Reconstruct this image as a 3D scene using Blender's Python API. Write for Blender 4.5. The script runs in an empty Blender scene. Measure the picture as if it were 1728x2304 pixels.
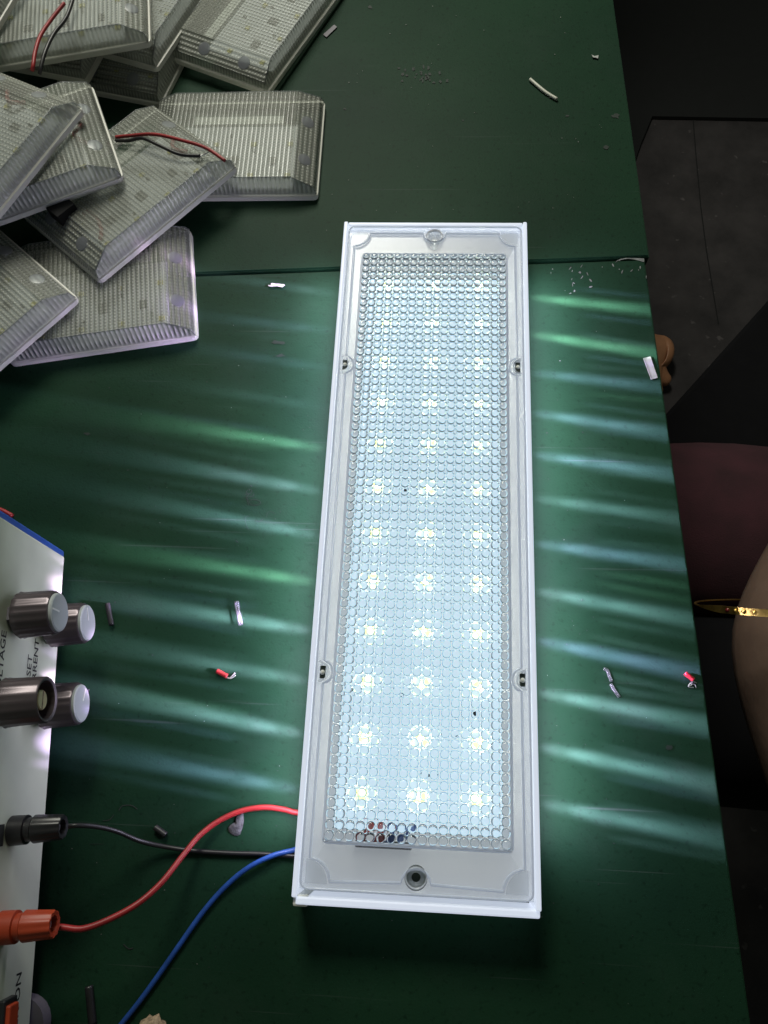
import bpy, bmesh, math, random
from mathutils import Vector, Matrix
random.seed(7)
S = bpy.context.scene
COL = S.collection
PI = math.pi

# ------------------------------------------------------------------ camera
R = Matrix(((0.99771381, -0.02679816, 0.06204042),
            (0.04613253, 0.94092462, -0.33545887),
            (-0.04938568, 0.33755403, 0.94000975)))
C0 = Vector((0.00210514, -0.12221696, 0.35927922))
cam = bpy.data.cameras.new('camera'); co = bpy.data.objects.new('camera', cam); COL.objects.link(co)
co.matrix_world = Matrix.Translation(C0) @ R.to_4x4()
cam.sensor_fit = 'AUTO'; cam.sensor_width = 36.0; cam.lens = 36.0 * 1700 / 2304
cam.clip_start = 0.01; cam.clip_end = 50
S.camera = co

# ------------------------------------------------------------------ world, room light, exposure
W = bpy.data.worlds.new('World'); S.world = W; W.use_nodes = True
W.node_tree.nodes['Background'].inputs[0].default_value = (0.92, 1.0, 0.86, 1)
W.node_tree.nodes['Background'].inputs[1].default_value = 0.06
def area(name, loc, target, size, power, color, sy=None):
    l = bpy.data.lights.new(name, 'AREA'); l.energy = power; l.color = color
    l.shape = 'RECTANGLE'; l.size = size; l.size_y = sy or size
    o = bpy.data.objects.new(name, l); COL.objects.link(o); o.location = loc
    o.rotation_euler = (Vector(target) - Vector(loc)).to_track_quat('-Z', 'Y').to_euler()
    return o
area('ceiling_lamp', (-0.20, 0.88, 0.84), (-0.1, 0.2, 0), 0.36, 10.5, (1.0, 0.99, 0.87), 0.36)
S.view_settings.view_transform = 'Standard'; S.view_settings.look = 'None'
S.view_settings.exposure = 0.0; S.view_settings.gamma = 1.0
S.render.film_transparent = False
cy = S.cycles
cy.use_denoising = True; cy.max_bounces = 14; cy.transparent_max_bounces = 24
cy.transmission_bounces = 10; cy.glossy_bounces = 5; cy.diffuse_bounces = 4
cy.caustics_reflective = False; cy.caustics_refractive = False; cy.sample_clamp_indirect = 4.0

# ------------------------------------------------------------------ helpers
K = 1728 / 1659.0
F = 1700.0
def ray(px, py):
    x, y = px * K, py * K
    return (R @ Vector(((x - 864) / F, -(y - 1152) / F, -1.0)))
def at(px, py, z=0.0):
    d = ray(px, py); t = (z - C0.z) / d.z
    return C0 + d * t
def on_plane(px, py, p, n):
    d = ray(px, py); t = (p - C0).dot(n) / d.dot(n)
    return C0 + d * t

def mesh(name, verts, faces, mat=None, parent=None, smooth=False, kind=None, loc=None):
    me = bpy.data.meshes.new(name); me.from_pydata([tuple(v) for v in verts], [], faces); me.update()
    return link(name, me, mat, parent, smooth, kind, loc)
def link(name, me, mat=None, parent=None, smooth=False, kind=None, loc=None):
    if mat is not None and not me.materials: me.materials.append(mat)
    if smooth:
        me.polygons.foreach_set('use_smooth', [True] * len(me.polygons))
    o = bpy.data.objects.new(name, me); COL.objects.link(o)
    if parent is not None: o.parent = parent
    if loc is not None: o.location = loc
    if kind: o['kind'] = kind
    return o
def bm_obj(name, bm, mat=None, parent=None, smooth=False, kind=None, loc=None, recalc=True):
    if recalc: bmesh.ops.recalc_face_normals(bm, faces=bm.faces)
    me = bpy.data.meshes.new(name); bm.to_mesh(me); bm.free()
    return link(name, me, mat, parent, smooth, kind, loc)
def empty(name, label, cat, loc=(0, 0, 0), rot=None, group=None):
    o = bpy.data.objects.new(name, None); COL.objects.link(o); o.location = loc
    o.empty_display_size = 0.01
    if rot is not None: o.rotation_euler = rot
    return tag(o, label, cat, group)
def tag(o, label, cat, group=None):
    o['label'] = label; o['category'] = cat
    if group: o['group'] = group
    return o
def add_box(bm, c, s, M=None, bevel=0):
    r = bmesh.ops.create_cube(bm, size=1.0)
    vs = r['verts']
    for v in vs:
        v.co = Vector((v.co.x * s[0] + c[0], v.co.y * s[1] + c[1], v.co.z * s[2] + c[2]))
    if bevel:
        es = list({e for v in vs for e in v.link_edges})
        g = bmesh.ops.bevel(bm, geom=es, offset=bevel, segments=2, affect='EDGES', profile=0.5)
        vs = [v for v in g['verts']] if M is not None else vs
    if M is not None:
        for v in vs: v.co = M @ v.co
def box(name, c, s, mat, parent=None, bevel=0, M=None, kind=None):
    bm = bmesh.new(); add_box(bm, c, s, None, bevel)
    if M is not None:
        for v in bm.verts: v.co = M @ v.co
    return bm_obj(name, bm, mat, parent, False, kind)
def spline(pts, n=8):
    pts = [Vector(p) for p in pts]; out = []
    for i in range(len(pts) - 1):
        p0 = pts[max(i - 1, 0)]; p1 = pts[i]; p2 = pts[i + 1]; p3 = pts[min(i + 2, len(pts) - 1)]
        for j in range(n):
            t = j / n
            out.append(0.5 * ((2 * p1) + (p2 - p0) * t + (2 * p0 - 5 * p1 + 4 * p2 - p3) * t * t + (3 * p1 - p0 - 3 * p2 + p3) * t ** 3))
    out.append(pts[-1]); return out
def add_tube(bm, pts, r, sides=8, closed=False, caps=True, flat=1.0):
    pts = [Vector(p) for p in pts]; rings = []; n = len(pts)
    up = Vector((0, 0, 1))
    for i, p in enumerate(pts):
        if closed: t = pts[(i + 1) % n] - pts[i - 1]
        else: t = pts[min(i + 1, n - 1)] - pts[max(i - 1, 0)]
        if t.length < 1e-9: t = Vector((1, 0, 0))
        t.normalize()
        a = t.cross(up)
        if a.length < 1e-3: a = t.cross(Vector((0, 1, 0)))
        a.normalize(); b = a.cross(t).normalized()
        rr = r[i] if isinstance(r, (list, tuple)) else r
        rings.append([bm.verts.new(p + rr * (math.cos(2 * PI * k / sides) * a + flat * math.sin(2 * PI * k / sides) * b)) for k in range(sides)])
    m = n if closed else n - 1
    for i in range(m):
        A, B = rings[i], rings[(i + 1) % n]
        for k in range(sides):
            bm.faces.new((A[k], A[(k + 1) % sides], B[(k + 1) % sides], B[k]))
    if caps and not closed:
        bm.faces.new(rings[0][::-1]); bm.faces.new(rings[-1])
def tube(name, pts, r, mat, parent=None, sides=10, closed=False, n=8, kind=None, flat=1.0):
    bm = bmesh.new(); p = spline(pts, n) if n and not closed else pts
    add_tube(bm, p, r, sides, closed, True, flat)
    return bm_obj(name, bm, mat, parent, True, kind)
def lathe(bm, prof, M, seg=32, rfun=None):
    """prof: list of (dist along axis, radius); axis = local z of M"""
    rings = []
    for z, r in prof:
        ring = []
        for k in range(seg):
            a = 2 * PI * k / seg; rr = rfun(r, a, z) if rfun else r
            ring.append(bm.verts.new(M @ Vector((rr * math.cos(a), rr * math.sin(a), z))))
        rings.append(ring)
    for A, B in zip(rings[:-1], rings[1:]):
        for k in range(seg):
            bm.faces.new((A[k], A[(k + 1) % seg], B[(k + 1) % seg], B[k]))
    bm.faces.new(rings[0][::-1]); bm.faces.new(rings[-1])
def lathe_obj(name, prof, M, mat, parent=None, seg=32, rfun=None, smooth=True, angle=40):
    bm = bmesh.new(); lathe(bm, prof, M, seg, rfun)
    o = bm_obj(name, bm, mat, parent, smooth)
    if smooth: sharpen(o, angle)
    return o
def sharpen(o, angle=40):
    me = o.data; bm = bmesh.new(); bm.from_mesh(me)
    for e in bm.edges:
        if len(e.link_faces) == 2 and e.calc_face_angle(0) > math.radians(angle): e.smooth = False
    bm.to_mesh(me); bm.free()
def frame_mat(o, x, y, z):
    M = Matrix.Identity(4)
    for i in range(3):
        M[i][0] = x[i]; M[i][1] = y[i]; M[i][2] = z[i]; M[i][3] = o[i]
    return M

# ------------------------------------------------------------------ materials
def new_mat(name):
    m = bpy.data.materials.new(name); m.use_nodes = True
    nt = m.node_tree; nt.nodes.clear()
    out = nt.nodes.new('ShaderNodeOutputMaterial')
    return m, nt, out
def nd(nt, t, **kw):
    n = nt.nodes.new(t)
    for k, v in kw.items():
        if k.startswith('i_'):
            key = k[2:]
            key = int(key) if key.isdigit() else key.replace('_', ' ')
            n.inputs[key].default_value = v
        else: setattr(n, k, v)
    return n
def pbr(name, col, rough=0.5, metal=0.0, spec=0.5, var=0.12, vscale=60, bump=0.0, bscale=400, coat=0, sub=0):
    m, nt, out = new_mat(name)
    b = nd(nt, 'ShaderNodeBsdfPrincipled'); nt.links.new(b.outputs[0], out.inputs[0])
    b.inputs['Roughness'].default_value = rough; b.inputs['Metallic'].default_value = metal
    b.inputs['Specular IOR Level'].default_value = spec
    if coat: b.inputs['Coat Weight'].default_value = coat
    if sub:
        b.inputs['Subsurface Weight'].default_value = sub
        b.inputs['Subsurface Radius'].default_value = (0.01, 0.004, 0.002); b.inputs['Subsurface Scale'].default_value = 0.5
    tc = nd(nt, 'ShaderNodeTexCoord')
    n = nd(nt, 'ShaderNodeTexNoise', i_Scale=vscale, i_Detail=5.0)
    nt.links.new(tc.outputs['Object'], n.inputs['Vector'])
    r = nd(nt, 'ShaderNodeValToRGB')
    r.color_ramp.elements[0].position = 0.3; r.color_ramp.elements[1].position = 0.7
    r.color_ramp.elements[0].color = tuple(c * (1 - var) for c in col) + (1,)
    r.color_ramp.elements[1].color = tuple(min(1, c * (1 + var)) for c in col) + (1,)
    nt.links.new(n.outputs['Fac'], r.inputs[0]); nt.links.new(r.outputs[0], b.inputs['Base Color'])
    if bump:
        n2 = nd(nt, 'ShaderNodeTexNoise', i_Scale=bscale, i_Detail=3.0)
        nt.links.new(tc.outputs['Object'], n2.inputs['Vector'])
        bp = nd(nt, 'ShaderNodeBump', i_Strength=bump, i_Distance=0.001)
        nt.links.new(n2.outputs['Fac'], bp.inputs['Height']); nt.links.new(bp.outputs[0], b.inputs['Normal'])
    return m
def emit(name, col, strength):
    m, nt, out = new_mat(name)
    e = nd(nt, 'ShaderNodeEmission'); e.inputs[0].default_value = col + (1,); e.inputs[1].default_value = strength
    nt.links.new(e.outputs[0], out.inputs[0]); return m
def clear(name, tint=(0.9, 0.92, 0.92), frost=0.06, rough=0.28, frostcol=(0.8, 0.82, 0.85), ior=1.49):
    """thin clear plastic: passes light straight on, reflects by Fresnel, a little haze"""
    m, nt, out = new_mat(name)
    t = nd(nt, 'ShaderNodeBsdfTransparent'); t.inputs[0].default_value = tint + (1,)
    tr = nd(nt, 'ShaderNodeBsdfTranslucent'); tr.inputs[0].default_value = frostcol + (1,)
    df = nd(nt, 'ShaderNodeBsdfDiffuse'); df.inputs[0].default_value = frostcol + (1,)
    fm = nd(nt, 'ShaderNodeMixShader', i_0=0.5)
    nt.links.new(tr.outputs[0], fm.inputs[1]); nt.links.new(df.outputs[0], fm.inputs[2])
    a = nd(nt, 'ShaderNodeMixShader', i_0=frost)
    nt.links.new(t.outputs[0], a.inputs[1]); nt.links.new(fm.outputs[0], a.inputs[2])
    g = nd(nt, 'ShaderNodeBsdfGlossy', i_Roughness=rough)
    fr = nd(nt, 'ShaderNodeFresnel', i_IOR=ior)
    b = nd(nt, 'ShaderNodeMixShader')
    nt.links.new(fr.outputs[0], b.inputs[0]); nt.links.new(a.outputs[0], b.inputs[1]); nt.links.new(g.outputs[0], b.inputs[2])
    nt.links.new(b.outputs[0], out.inputs[0]); return m
def milky(name, col, trans=0.5, rough=0.35, glow=0.0, glowcol=(0.76, 0.84, 1.0)):
    m, nt, out = new_mat(name)
    d = nd(nt, 'ShaderNodeBsdfDiffuse'); d.inputs[0].default_value = col + (1,)
    t = nd(nt, 'ShaderNodeBsdfTranslucent'); t.inputs[0].default_value = col + (1,)
    a = nd(nt, 'ShaderNodeMixShader', i_0=trans)
    nt.links.new(d.outputs[0], a.inputs[1]); nt.links.new(t.outputs[0], a.inputs[2])
    g = nd(nt, 'ShaderNodeBsdfGlossy', i_Roughness=rough)
    fr = nd(nt, 'ShaderNodeFresnel', i_IOR=1.45)
    b = nd(nt, 'ShaderNodeMixShader')
    nt.links.new(fr.outputs[0], b.inputs[0]); nt.links.new(a.outputs[0], b.inputs[1]); nt.links.new(g.outputs[0], b.inputs[2])
    if glow:   # emission stands in for LED light spreading through the plastic
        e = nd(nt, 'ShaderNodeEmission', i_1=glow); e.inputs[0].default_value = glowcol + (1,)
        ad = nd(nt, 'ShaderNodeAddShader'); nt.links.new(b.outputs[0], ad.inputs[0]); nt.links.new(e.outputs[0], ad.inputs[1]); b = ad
    nt.links.new(b.outputs[0], out.inputs[0]); return m

def table_mat():
    m, nt, out = new_mat('green_laminate')
    b = nd(nt, 'ShaderNodeBsdfPrincipled'); nt.links.new(b.outputs[0], out.inputs[0])
    tc = nd(nt, 'ShaderNodeTexCoord')
    n = nd(nt, 'ShaderNodeTexNoise', i_Scale=9.0, i_Detail=6.0); nt.links.new(tc.outputs['Object'], n.inputs['Vector'])
    r = nd(nt, 'ShaderNodeValToRGB')
    r.color_ramp.elements[0].position = 0.3; r.color_ramp.elements[0].color = (0.0068, 0.0255, 0.0140, 1)
    r.color_ramp.elements[1].position = 0.75; r.color_ramp.elements[1].color = (0.0118, 0.0420, 0.0205, 1)
    nt.links.new(n.outputs['Fac'], r.inputs[0])
    # fine dirt specks
    n2 = nd(nt, 'ShaderNodeTexNoise', i_Scale=420.0, i_Detail=2.0); nt.links.new(tc.outputs['Object'], n2.inputs['Vector'])
    r2 = nd(nt, 'ShaderNodeValToRGB'); r2.color_ramp.elements[0].position = 0.25; r2.color_ramp.elements[1].position = 0.42
    r2.color_ramp.elements[0].color = (0.55, 0.55, 0.55, 1); r2.color_ramp.elements[1].color = (1, 1, 1, 1)
    nt.links.new(n2.outputs['Fac'], r2.inputs[0])
    mx = nd(nt, 'ShaderNodeMixRGB', blend_type='MULTIPLY', i_0=0.8)
    nt.links.new(r.outputs[0], mx.inputs[1]); nt.links.new(r2.outputs[0], mx.inputs[2])
    # dust veil, large soft patches
    n3 = nd(nt, 'ShaderNodeTexNoise', i_Scale=22.0, i_Detail=8.0, i_Roughness=0.7); nt.links.new(tc.outputs['Object'], n3.inputs['Vector'])
    r3 = nd(nt, 'ShaderNodeValToRGB'); r3.color_ramp.elements[0].position = 0.5; r3.color_ramp.elements[1].position = 0.85
    r3.color_ramp.elements[0].color = (0, 0, 0, 1); r3.color_ramp.elements[1].color = (0.12, 0.12, 0.12, 1)
    nt.links.new(n3.outputs['Fac'], r3.inputs[0])
    mx2 = nd(nt, 'ShaderNodeMixRGB', blend_type='MIX'); nt.links.new(r3.outputs[0], mx2.inputs[0])
    nt.links.new(mx.outputs[0], mx2.inputs[1]); mx2.inputs[2].default_value = (0.06, 0.075, 0.07, 1)
    last = mx2.outputs[0]
    for k_, (sc_, rot_, pos_) in enumerate([((5.0, 260.0, 1.0), 0.35, 0.70), ((4.0, 300.0, 1.0), 1.9, 0.72)]):   # long hairline scratches
        mp = nd(nt, 'ShaderNodeMapping'); mp.inputs['Rotation'].default_value = (0, 0, rot_); mp.inputs['Scale'].default_value = sc_
        nt.links.new(tc.outputs['Object'], mp.inputs['Vector'])
        ns = nd(nt, 'ShaderNodeTexNoise', i_Scale=1.6, i_Detail=2.0); nt.links.new(mp.outputs[0], ns.inputs['Vector'])
        rs = nd(nt, 'ShaderNodeValToRGB'); rs.color_ramp.elements[0].position = pos_; rs.color_ramp.elements[1].position = pos_ + .04
        rs.color_ramp.elements[0].color = (0, 0, 0, 1); rs.color_ramp.elements[1].color = (.35, .35, .35, 1)
        nt.links.new(ns.outputs['Fac'], rs.inputs[0])
        m3_ = nd(nt, 'ShaderNodeMixRGB', blend_type='MIX'); nt.links.new(rs.outputs[0], m3_.inputs[0]); nt.links.new(last, m3_.inputs[1]); m3_.inputs[2].default_value = (0.05, 0.07, 0.06, 1)
        last = m3_.outputs[0]
    nt.links.new(last, b.inputs['Base Color'])
    b.inputs['Roughness'].default_value = 0.5; b.inputs['Specular IOR Level'].default_value = 0.07
    bp = nd(nt, 'ShaderNodeBump', i_Strength=0.12, i_Distance=0.0006)
    n4 = nd(nt, 'ShaderNodeTexNoise', i_Scale=900.0, i_Detail=2.0); nt.links.new(tc.outputs['Object'], n4.inputs['Vector'])
    nt.links.new(n4.outputs['Fac'], bp.inputs['Height']); nt.links.new(bp.outputs[0], b.inputs['Normal'])
    return m
def dark_floor():
    m, nt, out = new_mat('dark_concrete')
    b = nd(nt, 'ShaderNodeBsdfPrincipled'); nt.links.new(b.outputs[0], out.inputs[0]); b.inputs['Roughness'].default_value = 0.8
    tc = nd(nt, 'ShaderNodeTexCoord')
    n = nd(nt, 'ShaderNodeTexNoise', i_Scale=14.0, i_Detail=9.0, i_Roughness=0.65); nt.links.new(tc.outputs['Object'], n.inputs['Vector'])
    r = nd(nt, 'ShaderNodeValToRGB')
    r.color_ramp.elements[0].position = 0.3; r.color_ramp.elements[0].color = (0.017, 0.015, 0.016, 1)
    r.color_ramp.elements[1].position = 0.72; r.color_ramp.elements[1].color = (0.052, 0.046, 0.047, 1)
    nt.links.new(n.outputs['Fac'], r.inputs[0])
    v = nd(nt, 'ShaderNodeTexNoise', i_Scale=60.0, i_Detail=2.0); nt.links.new(tc.outputs['Object'], v.inputs['Vector'])
    r2 = nd(nt, 'ShaderNodeValToRGB'); r2.color_ramp.elements[0].position = 0.68; r2.color_ramp.elements[1].position = 0.74
    r2.color_ramp.elements[0].color = (0, 0, 0, 1); r2.color_ramp.elements[1].color = (0.6, 0.6, 0.6, 1)
    nt.links.new(v.outputs['Fac'], r2.inputs[0])
    mx = nd(nt, 'ShaderNodeMixRGB', blend_type='MIX'); nt.links.new(r2.outputs[0], mx.inputs[0]); nt.links.new(r.outputs[0], mx.inputs[1])
    mx.inputs[2].default_value = (0.12, 0.11, 0.11, 1)
    nt.links.new(mx.outputs[0], b.inputs['Base Color'])
    return m
def ribbed(base=.28, amp=.34, name='ribbed_clear_plastic'):
    """clear ribbed cover of the unlit lamps"""
    m, nt, out = new_mat(name)
    tc = nd(nt, 'ShaderNodeTexCoord'); sx = nd(nt, 'ShaderNodeSeparateXYZ'); nt.links.new(tc.outputs['Object'], sx.inputs[0])
    def wave(sock, pitch, p):
        a = nd(nt, 'ShaderNodeMath', operation='MULTIPLY', i_1=2 * PI / pitch); nt.links.new(sock, a.inputs[0])
        s = nd(nt, 'ShaderNodeMath', operation='SINE'); nt.links.new(a.outputs[0], s.inputs[0])
        h = nd(nt, 'ShaderNodeMath', operation='MULTIPLY_ADD', i_1=0.5, i_2=0.5); nt.links.new(s.outputs[0], h.inputs[0])
        q = nd(nt, 'ShaderNodeMath', operation='POWER', i_1=p); nt.links.new(h.outputs[0], q.inputs[0])
        return q.outputs[0]
    wx = wave(sx.outputs[0], 0.0026, 1.5); wy = wave(sx.outputs[1], 0.0021, 1.0)
    wy2 = nd(nt, 'ShaderNodeMath', operation='MULTIPLY_ADD', i_1=0.75, i_2=0.25); nt.links.new(wy, wy2.inputs[0])
    hgt = nd(nt, 'ShaderNodeMath', operation='MULTIPLY'); nt.links.new(wx, hgt.inputs[0]); nt.links.new(wy2.outputs[0], hgt.inputs[1])
    bp = nd(nt, 'ShaderNodeBump', i_Strength=0.8, i_Distance=0.0009); nt.links.new(hgt.outputs[0], bp.inputs['Height'])
    t = nd(nt, 'ShaderNodeBsdfTransparent'); t.inputs[0].default_value = (0.90, 0.93, 0.91, 1)
    rf = nd(nt, 'ShaderNodeBsdfRefraction', i_Roughness=0.04, i_IOR=1.22); rf.inputs[0].default_value = (0.9, 0.93, 0.91, 1)
    nt.links.new(bp.outputs[0], rf.inputs['Normal'])
    m1 = nd(nt, 'ShaderNodeMixShader', i_0=0.10); nt.links.new(t.outputs[0], m1.inputs[1]); nt.links.new(rf.outputs[0], m1.inputs[2])
    tr = nd(nt, 'ShaderNodeBsdfTranslucent'); tr.inputs[0].default_value = (0.77, 0.80, 0.71, 1)
    df = nd(nt, 'ShaderNodeBsdfDiffuse'); df.inputs[0].default_value = (0.77, 0.80, 0.71, 1)
    nt.links.new(bp.outputs[0], df.inputs['Normal'])
    fm = nd(nt, 'ShaderNodeMixShader', i_0=0.6); nt.links.new(tr.outputs[0], fm.inputs[1]); nt.links.new(df.outputs[0], fm.inputs[2])
    fac = nd(nt, 'ShaderNodeMath', operation='MULTIPLY_ADD', i_1=amp, i_2=base); nt.links.new(hgt.outputs[0], fac.inputs[0])
    m2 = nd(nt, 'ShaderNodeMixShader'); nt.links.new(fac.outputs[0], m2.inputs[0]); nt.links.new(m1.outputs[0], m2.inputs[1]); nt.links.new(fm.outputs[0], m2.inputs[2])
    g = nd(nt, 'ShaderNodeBsdfGlossy', i_Roughness=0.22); nt.links.new(bp.outputs[0], g.inputs['Normal'])
    fr = nd(nt, 'ShaderNodeFresnel', i_IOR=1.42); nt.links.new(bp.outputs[0], fr.inputs['Normal'])
    m3 = nd(nt, 'ShaderNodeMixShader'); nt.links.new(fr.outputs[0], m3.inputs[0]); nt.links.new(m2.outputs[0], m3.inputs[1]); nt.links.new(g.outputs[0], m3.inputs[2])
    nt.links.new(m3.outputs[0], out.inputs[0]); return m
def glass(name, col=(0.96, 0.98, 1.0), ior=1.49, rough=0.0):
    m, nt, out = new_mat(name)
    g = nd(nt, 'ShaderNodeBsdfGlass', i_Roughness=rough, i_IOR=ior); g.inputs[0].default_value = col + (1,)
    nt.links.new(g.outputs[0], out.inputs[0]); return m
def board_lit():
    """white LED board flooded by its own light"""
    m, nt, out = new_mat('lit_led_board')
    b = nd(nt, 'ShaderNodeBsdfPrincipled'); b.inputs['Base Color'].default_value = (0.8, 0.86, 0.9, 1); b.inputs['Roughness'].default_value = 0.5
    b.inputs['Emission Color'].default_value = (0.66, 0.85, 0.98, 1); b.inputs['Emission Strength'].default_value = 1.02  # emission in place of LED light bounced back onto the board
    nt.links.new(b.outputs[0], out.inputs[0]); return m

MAT = dict(
    table=table_mat(), floor=dark_floor(),
    table_edge=pbr('raw_table_edge', (0.05, 0.045, 0.04), 0.7),
    white=pbr('white_plastic', (0.72, 0.74, 0.70), 0.4, var=0.04),
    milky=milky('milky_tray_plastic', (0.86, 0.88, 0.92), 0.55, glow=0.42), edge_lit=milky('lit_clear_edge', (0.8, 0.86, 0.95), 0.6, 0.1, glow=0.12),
    rim=milky('milky_rim_plastic', (0.84, 0.84, 0.76), 0.25),
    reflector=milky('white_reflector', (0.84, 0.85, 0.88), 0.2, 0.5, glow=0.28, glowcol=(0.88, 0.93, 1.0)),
    board=board_lit(), led=emit('lit_led', (1.0, 1.0, 0.86), 85.0), phos_lit=emit('lit_phosphor', (0.90, 1.0, 0.30), 2.8),
    phos=pbr('yellow_phosphor', (0.55, 0.50, 0.10), 0.5),
    pcb=pbr('unlit_white_board', (0.62, 0.64, 0.68), 0.4, var=0.08, vscale=90),
    chip=pbr('black_chip', (0.004, 0.004, 0.005), 0.6, spec=0.2), greychip=pbr('grey_chip', (0.04, 0.04, 0.04), 0.4),
    clear=clear('clear_cover', frost=0.22, frostcol=(0.82, 0.85, 0.92)), plate=clear('clear_lens_plate', frost=0.015), pad=clear('clear_pad', frost=0.26, frostcol=(0.82, 0.85, 0.95)), clear_edge=clear('clear_cover_edge', frost=0.16, frostcol=(0.7, 0.75, 0.8)),
    bead=glass('clear_bead'), rim_shade=glass('shade_tinted_bead_rim', (0.54, 0.62, 0.66)), ribbed=ribbed(), ribbed_side=ribbed(.55, .3, 'ribbed_side_plastic'),  # bead rims tinted darker to stand in for shaded outlines
    red=pbr('red_insulation', (0.28, 0.016, 0.018), 0.45, var=.2, vscale=140), black=pbr('black_insulation', (0.012, 0.012, 0.013), 0.4),
    blue=pbr('blue_insulation', (0.015, 0.07, 0.30), 0.45, var=.2, vscale=140), bluepaint=pbr('blue_case_paint', (0.03, 0.09, 0.36), 0.4),
    copper=pbr('tinned_strands', (0.7, 0.7, 0.68), 0.3, 0.9),
    panel=pbr('cream_panel_paint', (0.58, 0.64, 0.50), 0.4, var=0.07, vscale=45),
    print=pbr('black_print', (0.012, 0.014, 0.012), 0.6),
    chrome=pbr('smoky_chrome', (0.115, 0.095, 0.105), 0.33, 0.55, var=0.1), capgrey=pbr('grey_knob_cap', (0.42, 0.46, 0.46), 0.4, var=0.03),
    pointer=pbr('white_pointer', (0.8, 0.82, 0.8), 0.5), brass=pbr('pale_brass', (0.72, 0.63, 0.36), 0.35, 0.6),
    orange=pbr('orange_red_plastic', (0.36, 0.045, 0.014), 0.45), blackplastic=pbr('black_plastic', (0.014, 0.014, 0.016), 0.35),
    rubber=pbr('grey_rubber', (0.14, 0.13, 0.15), 0.6),
    skin=pbr('brown_skin', (0.165, 0.108, 0.082), 0.55, var=0.12, vscale=70, bump=0.15, bscale=260, sub=0.1),
    warmlit_skin=pbr('warm_lit_brown_skin', (0.42, 0.20, 0.10), 0.45, var=0.1, vscale=60, bump=0.3, bscale=500),  # lighter, warmer skin colour stands in for warm light on the foot
    maroon=pbr('maroon_cloth', (0.036, 0.008, 0.013), 0.9, var=0.3, vscale=40, bump=0.4, bscale=900),
    darkcloth=pbr('dark_cloth', (0.005, 0.005, 0.006), 0.95, spec=0.15), gold=pbr('gold', (0.80, 0.55, 0.16), 0.34, 1.0, var=0.2, vscale=300, bump=0.08, bscale=500),
    gem=pbr('dark_red_stone', (0.16, 0.02, 0.02), 0.15), hair=pbr('black_hair', (0.01, 0.008, 0.007), 0.5),
    paper=pbr('white_paper', (0.36, 0.38, 0.36), 0.6), bone=pbr('cream_sleeve', (0.55, 0.56, 0.48), 0.45),
    scuff=pbr('pale_scuffed_wood', (0.15, 0.16, 0.15), 0.8, var=0.4, vscale=300), glue=pbr('dried_glue', (0.06, 0.062, 0.066), 0.6, var=0.35, vscale=500, bump=0.5, bscale=700),
    ink=pbr('dark_pencil', (0.006, 0.012, 0.01), 0.7), dirt=pbr('dark_grime', (0.0035, 0.013, 0.008), 0.7),
    near_black=pbr('near_black_matte', (0.006, 0.007, 0.007), 0.9), brown=pbr('brown_scrap', (0.30, 0.22, 0.14), 0.7, var=0.5, vscale=900),
)

# ------------------------------------------------------------------ the setting: floor and two green tables
FZ = -0.72
mesh('floor', [(-4, -4, FZ), (4, -4, FZ), (4, 4, FZ), (-4, 4, FZ)], [(0, 1, 2, 3)], MAT['floor'], kind='structure')

def table(label, poly, legs):
    root = empty('work_table', label, 'table', (poly[0][0], poly[0][1], 0), group=None)
    off = Vector((poly[0][0], poly[0][1], 0))
    bm = bmesh.new()
    n = len(poly); T = 0.016
    top = [bm.verts.new(Vector((p[0], p[1], 0)) - off) for p in poly]
    bot = [bm.verts.new(Vector((p[0], p[1], -T)) - off) for p in poly]
    bm.faces.new(top); bm.faces.new(bot[::-1])
    for i in range(n): bm.faces.new((top[i], bot[i], bot[(i + 1) % n], top[(i + 1) % n]))
    bmesh.ops.bevel(bm, geom=[e for e in bm.edges if all(v.co.z > -T / 2 for v in e.verts)], offset=0.0008, segments=2, affect='EDGES')
    bm_obj('tabletop', bm, MAT['table'], root)
    for x, y in legs:
        box('leg', (x - off.x, y - off.y, FZ / 2 - T / 2 - 0.0005), (0.03, 0.03, -FZ - T - 0.001), MAT['near_black'], root)
    return root
s1 = at(420, 590); s2 = at(1403, 553)
sd = (s2 - s1).normalized(); sl = s1 - sd * 0.45
up_r = at(1325, 0); ur = up_r + (up_r - s2) * 2.2
tb_far = table('farther green work table with lamps piled on its left side', [(sl.x, sl.y), (s2.x, s2.y), (ur.x, ur.y), (ur.x - 0.75, ur.y - 0.03)], [(0.07, 0.55), (-0.45, 0.6)])
g = 0.0010
lo_tl = sl + Vector((0, -g - 0.0006, 0)); lo_tr = at(1393, 560); lo_br = at(1622, 2212); lo_br = lo_br + (lo_br - lo_tr) * 0.5
tb_near = table('nearer green work table with worn corner carrying the lit lamp', [(lo_tl.x, lo_tl.y), (lo_br.x - 0.72, lo_br.y - 0.02), (lo_br.x, lo_br.y), (lo_tr.x, lo_tr.y)], [(0.09, -0.33), (-0.5, -0.33)])

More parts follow.
